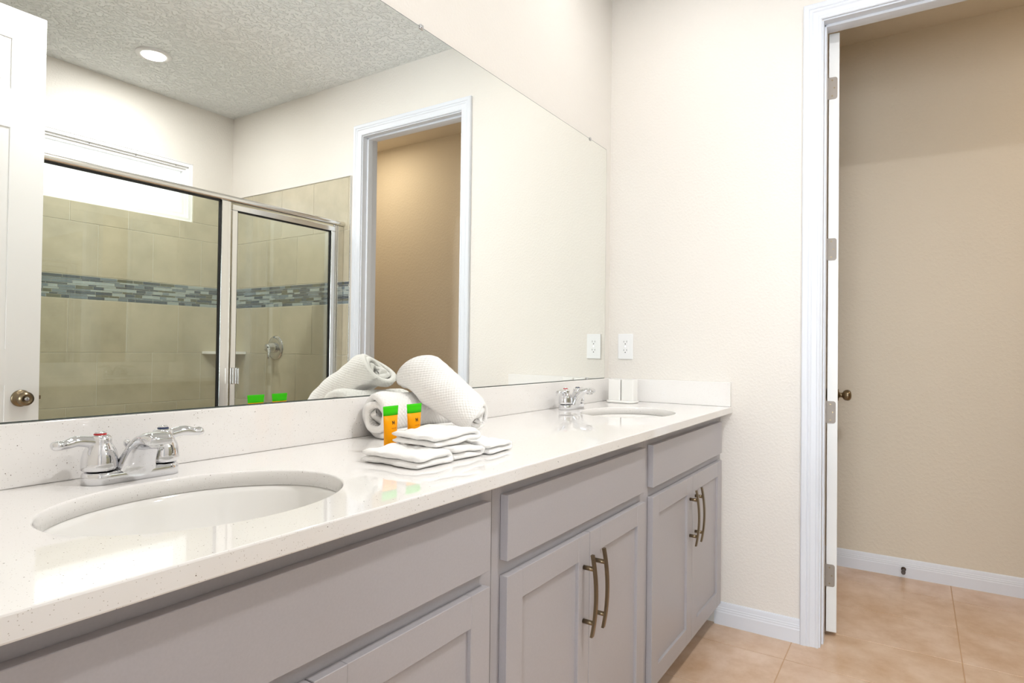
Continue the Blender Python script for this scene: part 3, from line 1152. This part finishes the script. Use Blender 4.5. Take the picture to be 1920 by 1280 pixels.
# recessed lamps --------------------------------------------------------
def lamp(x, y, label, power, color, warm=False, group='round recessed ceiling lights'):
    t = thing('ceiling_light', (x, y, H), label, 'ceiling light', group)
    b = MB()
    b.lathe([(0.094, -0.0002), (0.094, -0.004), (0.090, -0.0075), (0.078, -0.011), (0.068, -0.0100), (0.0625, -0.006), (0.0625, -0.0002)], seg=56, cap0=False, cap1=False)
    b.build('trim_ring', PLASTIC, t)
    b = MB()
    b.lathe([(0.0620, -0.0060), (0.05, -0.0072), (0.0002, -0.0078)], seg=48, cap0=False)
    b.build('lens', LENS, t)
    a = area_light('lamp_light', (0, 0, -0.0125), (0, 0, 0), 0.116, power, color, 'DISK')
    a.parent = t
    return t


WARMC = (0.99, 0.985, 0.985)
lamp(-0.850, -2.484, 'round recessed ceiling light over the shower, seen in the mirror', LAMP_W * 1.3, WARMC)
lamp(-0.55, -0.40, 'round recessed ceiling light above the far sink', LAMP_W * 0.22, WARMC)
lamp(-2.13, -0.40, 'round recessed ceiling light above the foreground sink', LAMP_W * 0.28, WARMC)
lamp(-1.35, -1.45, 'added unseen ceiling light in the middle of the bathroom, for even brightness', LAMP_W * 2.35, WARMC)  # extra lamp added out of view to even out the room's brightness
lamp(0.62, -2.45, 'round recessed ceiling light in the small room beyond the doorway', 5.5, (1.0, 0.84, 0.62))

# ================================================================== COUNTER ITEMS
# two-part holder in the corner
hd = thing('toothbrush_holder', (-0.118, -0.122, ZC), 'white two compartment holder on a tray in the counter corner by the end wall', 'holder')
b = MB()


def rrect(cx, cy, hx, hy, r, n=6):
    pts = []
    for sx, sy, a0 in ((1, 1, 0), (-1, 1, PI / 2), (-1, -1, PI), (1, -1, 3 * PI / 2)):
        for k in range(n + 1):
            a = a0 + PI / 2 * k / n
            pts.append((cx + sx * (hx - r) + r * math.cos(a), cy + sy * (hy - r) + r * math.sin(a)))
    return pts


def rr_solid(b, cx, cy, hx, hy, r, levels):
    b.rings([[Vector((x, y, z)) for x, y in rrect(cx, cy, hx - i, hy - i, max(r - i, 0.001))] for i, z in levels], smooth=False)


rr_solid(b, 0, 0, 0.048, 0.066, 0.030, [(0.003, 0.0008), (0.0, 0.004), (0.0, 0.008), (0.002, 0.0105)])
b.build('tray', CERAM, hd)
for s in (1, -1):
    b = MB()
    cy = s * 0.0305
    rr_solid(b, 0.004, cy, 0.028, 0.0285, 0.006, [(0.0, 0.0108), (0.0, 0.100), (0.0012, 0.1025), (0.004, 0.1025), (0.0045, 0.030)])
    b.build('compartment', CERAM, hd)


# travel tubes
def tube_bottle(x, y, rot, label):
    t = thing('toiletry_tube', (x, y, ZC), label, 'toiletry tube', 'orange toiletry tubes standing on the counter', rot=rot)
    b = MB()
    rings = []
    n = 32
    for z, hx, hy in ((0.0005, 0.0125, 0.0118), (0.003, 0.0140, 0.0132), (0.02, 0.0155, 0.0125), (0.045, 0.0180, 0.0100), (0.065, 0.0205, 0.0072), (0.0815, 0.0225, 0.0042)):
        rings.append([Vector((hx * math.cos(2 * PI * k / n), hy * math.sin(2 * PI * k / n), z)) for k in range(n)])
    b.rings(rings)
    body = b.build('tube_body', ORANGE, t)
    b = MB()
    rings = []
    for z, hx, hy in ((0.0812, 0.0228, 0.0045), (0.090, 0.0236, 0.0028), (0.0965, 0.0242, 0.0016), (0.1015, 0.0246, 0.0012)):
        rings.append([Vector((hx * math.cos(2 * PI * k / n), hy * math.sin(2 * PI * k / n), z)) for k in range(n)])
    b.rings(rings)
    b.build('crimp', GREEN, t)

    def text(s, size, z, material, xo):
        c = bpy.data.curves.new('lettering', 'FONT')
        c.body = s; c.size = 1.0; c.align_x = 'CENTER'; c.align_y = 'CENTER'; c.extrude = 0.008
        if s == 'M':
            c.offset = 0.012
        o = bpy.data.objects.new('lettering', c)
        COL.objects.link(o)
        dg = bpy.context.evaluated_depsgraph_get()
        me = bpy.data.meshes.new_from_object(o.evaluated_get(dg))
        bpy.data.objects.remove(o)
        me.name = 'lettering'
        # wrap onto the front face of the tube
        for v in me.vertices:
            v.co *= size
            px, pz = v.co.x + xo, v.co.y + z
            tab = ((0.003, 0.0140, 0.0132), (0.02, 0.0155, 0.0125), (0.045, 0.0180, 0.0100), (0.065, 0.0205, 0.0072), (0.0815, 0.0225, 0.0042))
            k = 0
            while k < 3 and pz > tab[k + 1][0]:
                k += 1
            u = (pz - tab[k][0]) / (tab[k + 1][0] - tab[k][0])
            hx = tab[k][1] * (1 - u) + tab[k + 1][1] * u
            hy = tab[k][2] * (1 - u) + tab[k + 1][2] * u
            yy = -hy * math.sqrt(max(0.0, 1 - (px / hx) ** 2))
            v.co = Vector((px, yy - 0.0004 - v.co.z, pz))
        me.materials.clear(); me.materials.append(material)
        q = bpy.data.objects.new('lettering', me)
        COL.objects.link(q)
        q.parent = body

    # the dark M on the front, built of four strokes wrapped on the tube
    mb = MB()
    for (xa, za, xb, zb, wd) in ((-0.0030, -0.0042, -0.0030, 0.0042, 0.0007), (0.0030, -0.0042, 0.0030, 0.0042, 0.0007),
                                 (-0.0029, 0.0040, 0.0, -0.0022, 0.0007), (0.0029, 0.0040, 0.0, -0.0022, 0.0007)):
        rings = []
        for k in range(9):
            u = k / 8
            pz = 0.0655 + za + (zb - za) * u
            ring = []
            for dx_, dd in ((-wd, 0.0), (wd, 0.0), (wd, 0.0005), (-wd, 0.0005)):
                px = 0.0015 + xa + (xb - xa) * u + dx_
                q = (pz - 0.045) / 0.0365
                hx, hy = 0.0180 + 0.0045 * q, 0.0100 - 0.0058 * q + 0.0003
                ring.append(Vector((px, -hy * math.sqrt(1 - (px / hx) ** 2) + 0.0001 - dd, pz)))
            rings.append(ring)
        mb.rings(rings, smooth=False)
    mb.build('letter', INK, body)
    text('HAIR CARE', 0.0030, 0.0535, INK2, 0.0015)
    text('30 ml', 0.0022, 0.0300, INK2, 0.0015)
    text('1 fl oz', 0.0022, 0.0255, INK2, 0.0015)
    return t


tube_bottle(-1.690, -0.246, math.radians(2), 'left orange toiletry tube with green crimped top, marked M')
tube_bottle(-1.6165, -0.248, math.radians(-1), 'right orange toiletry tube with green crimped top, nearer the big towel roll')


# rolled towels ---------------------------------------------------------
def smooth_noise(seed):
    r = random.Random(seed)
    ph = [(r.uniform(0, 6.28), r.uniform(0, 6.28), r.uniform(0.6, 1.4)) for _ in range(6)]

    def f(a, b_):
        s = 0
        for i, (p, q, k) in enumerate(ph):
            s += math.sin(a * (1 + i * 0.7) * k + p) * math.sin(b_ * (1 + i * 0.5) + q) / (1 + i * 0.5)
        return s
    return f


def towel_roll(name, material, S, E, frS, frE, RS, RE, turns, seed, label, end_phase=0.0, floor_z=None, support=None):
    """S,E end centres; frS/frE = (e1,e2) section axes at both ends; RS/RE = (r1,r2)"""
    S, E = Vector(S), Vector(E)
    L = (E - S).length
    nz = smooth_noise(seed)
    NA = int(40 * turns)
    NL = 34
    th_tot = turns * 2 * PI
    core = 0.14
    pitch = (1 - core) / turns            # in unit radius
    half = pitch * 0.44
    bm = bmesh.new()
    uvl = bm.loops.layers.uv.new('UVMap')

    def pt(i, l, side):
        th = th_tot * i / NA
        rho = core + (1 - core) * (i / NA)
        # taper thickness at outer flap end so it lies down
        h = half
        if i > NA - 5:
            h = half * (0.45 + 0.55 * (NA - i) / 5)
        w = l / NL
        wob = 0.030 * nz(th * 0.5, w * 4) + 0.018 * nz(th * 1.7 + 3, w * 9)
        rr = rho + side * h + wob * (0.3 + rho * 0.7)
        # puffed ends
        endk = min(w, 1 - w)
        rr *= 1 - 0.10 * math.exp(-(endk / 0.05) ** 2) * (0.4 + 0.6 * rho)
        ang = end_phase + th
        e1 = Vector(frS[0]).lerp(Vector(frE[0]), w).normalized()
        e2 = Vector(frS[1]).lerp(Vector(frE[1]), w).normalized()
        r1 = RS[0] * (1 - w) + RE[0] * w
        r2 = RS[1] * (1 - w) + RE[1] * w
        c = S.lerp(E, w)
        # telescoped layers
        ax = (E - S).normalized()
        tele = (0.012 * nz(th * 0.6 + 2, 1.3) + 0.010 * (1 - rho)) * (-1 if w < 0.5 else 1) * math.exp(-(endk / 0.15) ** 2)
        p = c + e1 * (r1 * rr * math.cos(ang)) + e2 * (r2 * rr * math.sin(ang)) - ax * tele
        if support is not None:
            cy, cz, ry, rz, x0 = support
            q = 1 - ((p.y - cy) / ry) ** 2
            if q > 0 and p.x > x0:
                zs = cz + rz * math.sqrt(q) + 0.0015
                if p.z < zs + 0.02:
                    k = (p.z - (zs - 0.03)) / 0.05
                    p.z = zs + 0.02 * max(0.0, k) ** 2 + (0.0012 * side if k < 0.2 else 0)
        if floor_z is not None and p.z < floor_z + 0.001:
            p.z = floor_z + 0.001 + 0.0005 * side
        return p

    outer = [[bm.verts.new(pt(i, l, 1)) for l in range(NL + 1)] for i in range(NA + 1)]
    inner = [[bm.verts.new(pt(i, l, -1)) for l in range(NL + 1)] for i in range(NA + 1)]
    arc = [0.0]
    for i in range(1, NA + 1):
        arc.append(arc[-1] + (outer[i][NL // 2].co - outer[i - 1][NL // 2].co).length)

    def face(vs, uvs):
        f = bm.faces.new(vs)
        f.smooth = True
        for lp, uv in zip(f.loops, uvs):
            lp[uvl].uv = uv

    for i in range(NA):
        for l in range(NL):
            u = [(arc[i], L * l / NL), (arc[i + 1], L * l / NL), (arc[i + 1], L * (l + 1) / NL), (arc[i], L * (l + 1) / NL)]
            face((outer[i][l], outer[i + 1][l], outer[i + 1][l + 1], outer[i][l + 1]), u)
            face((inner[i][l], inner[i][l + 1], inner[i + 1][l + 1], inner[i + 1][l]), [u[0], u[3], u[2], u[1]])
    # rounded hems: middle row pushed outwards
    ax = (E - S).normalized()
    for l, s in ((0, -1), (NL, 1)):
        midr = [bm.verts.new((outer[i][l].co + inner[i][l].co) / 2 + ax * s * 0.0035) for i in range(NA + 1)]
        for i in range(NA):
            z = (0.0, 0.0)
            face((outer[i][l], midr[i], midr[i + 1], outer[i + 1][l]), [z] * 4)
            face((midr[i], inner[i][l], inner[i + 1][l], midr[i + 1]), [z] * 4)
    for i in (0, NA):
        for l in range(NL):
            face((outer[i][l], outer[i][l + 1], inner[i][l + 1], inner[i][l]), [(0, 0)] * 4)
    b = MB(); b.bm.free(); b.bm = bm
    return b.build(name, material)


ax_a = Vector((1, 0.02, 0)).normalized()
ta = towel_roll('rolled_towel', WAFFLE, (-1.574, -0.080, ZC + 0.060), (-1.300, -0.084, ZC + 0.055), ((0.1, -1, 0), (0, 0, 1)), ((0, -1, 0), (0, 0, 1)),
                (0.058, 0.062), (0.055, 0.055), 2.6, 3, '', end_phase=1.9, floor_z=ZC)
tag(ta, 'white rolled towel lying on the counter under the leaning roll', 'towel', 'rolled white towels')
dB = Vector((-0.012, -0.222, -0.112)).normalized()
uB = Vector((0, -0.50, 0.866))
tb = towel_roll('rolled_towel', WAFFLE, (-1.422, -0.070, 1.082), (-1.434, -0.298, 0.964), ((1, 0, 0), (0, -0.80, 0.60)), ((1, 0, 0), (0, -0.40, 0.916)),
                (0.057, 0.076), (0.046, 0.045), 2.9, 5, '', end_phase=4.4, floor_z=ZC, support=(-0.082, ZC + 0.0565, 0.060, 0.0600, -1.60))
tag(tb, 'white waffle towel roll leaning up on the other roll, highest of the towels', 'towel', 'rolled white towels')


# folded cloths ---------------------------------------------------------
def folded_cloth(cx, cy, z0, w, d, layers, th, rot, seed, label, drape=None, name='folded_washcloth'):
    """serpentine folded cloth: section across local x (folds left/right), extruded along local y"""
    nz = smooth_noise(seed)
    # centre line
    path = []
    hw = w / 2 - th * 0.5
    for k in range(layers):
        z = th * 0.5 + k * th * 1.02
        xs = [(-hw + 2 * hw * i / 14) for i in range(15)]
        if k % 2:
            xs = xs[::-1]
        for x in xs:
            path.append((x, z))
        if k < layers - 1:
            sx = 1 if k % 2 == 0 else -1
            for a in (-50, -20, 20, 50):
                q = math.radians(a)
                path.append((sx * (hw + th * 0.52 * math.cos(q)), z + th * 0.51 + th * 0.51 * math.sin(q)))
    n = len(path)
    NY = 18
    bm = bmesh.new()
    rows_o, rows_i = [], []
    c, s = math.cos(rot), math.sin(rot)

    def place(x, y, z):
        # corner rounding and wobble
        wob = 0.0022 * nz(x * 36, y * 30)
        z2 = z + wob * (z / (layers * th)) + 0.0008 * nz(y * 90, z * 100)
        x2 = x + 0.0025 * nz(y * 28 + 2, z * 90)
        y2 = y + 0.0030 * nz(x * 26 + 5, z * 90 + 1)
        X, Y = cx + c * x2 - s * y2, cy + s * x2 + c * y2
        Z = z0 + z2
        if drape:
            Z += drape(X, Y)
        return Vector((X, Y, max(Z, z0 + 0.0006) if drape is None else Z))

    for i, (x, z) in enumerate(path):
        a = path[max(i - 1, 0)]; e = path[min(i + 1, n - 1)]
        tx, tz = e[0] - a[0], e[1] - a[1]
        l = math.hypot(tx, tz)
        nx, nzz = -tz / l, tx / l
        ro, ri = [], []
        for j in range(NY + 1):
            v = j / NY
            y = -d / 2 + d * v
            ek = min(v, 1 - v)
            h = th * 0.47 * (1 - 0.55 * math.exp(-(ek / 0.022) ** 2))
            if i in (0, n - 1):
                h *= 0.5
            ro.append(bm.verts.new(place(x + nx * h, y, z + nzz * h)))
            ri.append(bm.verts.new(place(x - nx * h, y, z - nzz * h)))
        rows_o.append(ro); rows_i.append(ri)

    def fc(*v):
        f = bm.faces.new(v); f.smooth = True

    for i in range(n - 1):
        for j in range(NY):
            fc(rows_o[i][j], rows_o[i + 1][j], rows_o[i + 1][j + 1], rows_o[i][j + 1])
            fc(rows_i[i][j], rows_i[i][j + 1], rows_i[i + 1][j + 1], rows_i[i + 1][j])
        for j in (0, NY):
            fc(rows_o[i][j], rows_i[i][j], rows_i[i + 1][j], rows_o[i + 1][j])
    for i in (0, n - 1):
        for j in range(NY):
            fc(rows_o[i][j], rows_o[i][j + 1], rows_i[i][j + 1], rows_i[i][j])
    b = MB(); b.bm.free(); b.bm = bm
    o = b.build(name, TERRY)
    return tag(o, label, 'washcloth', 'folded white washcloths')


folded_cloth(-1.757, -0.356, ZC, 0.112, 0.150, 2, 0.0130, math.radians(1), 21, 'leftmost folded white washcloth flat on the counter')
folded_cloth(-1.647, -0.356, ZC, 0.100, 0.148, 2, 0.0125, math.radians(-2), 22, 'middle folded white washcloth flat on the counter under the upper cloth')
folded_cloth(-1.545, -0.366, ZC, 0.100, 0.146, 2, 0.0120, math.radians(2), 23, 'rightmost folded white washcloth on the counter, towards the far sink')
folded_cloth(-1.652, -0.342, ZC + 0.0275, 0.145, 0.125, 2, 0.0125, math.radians(-4), 24, 'folded white washcloth lying on top of the others in front of the tubes',
             drape=lambda X, Y: 0.006 * math.exp(-((X + 1.61) / 0.03) ** 2) - 0.001)
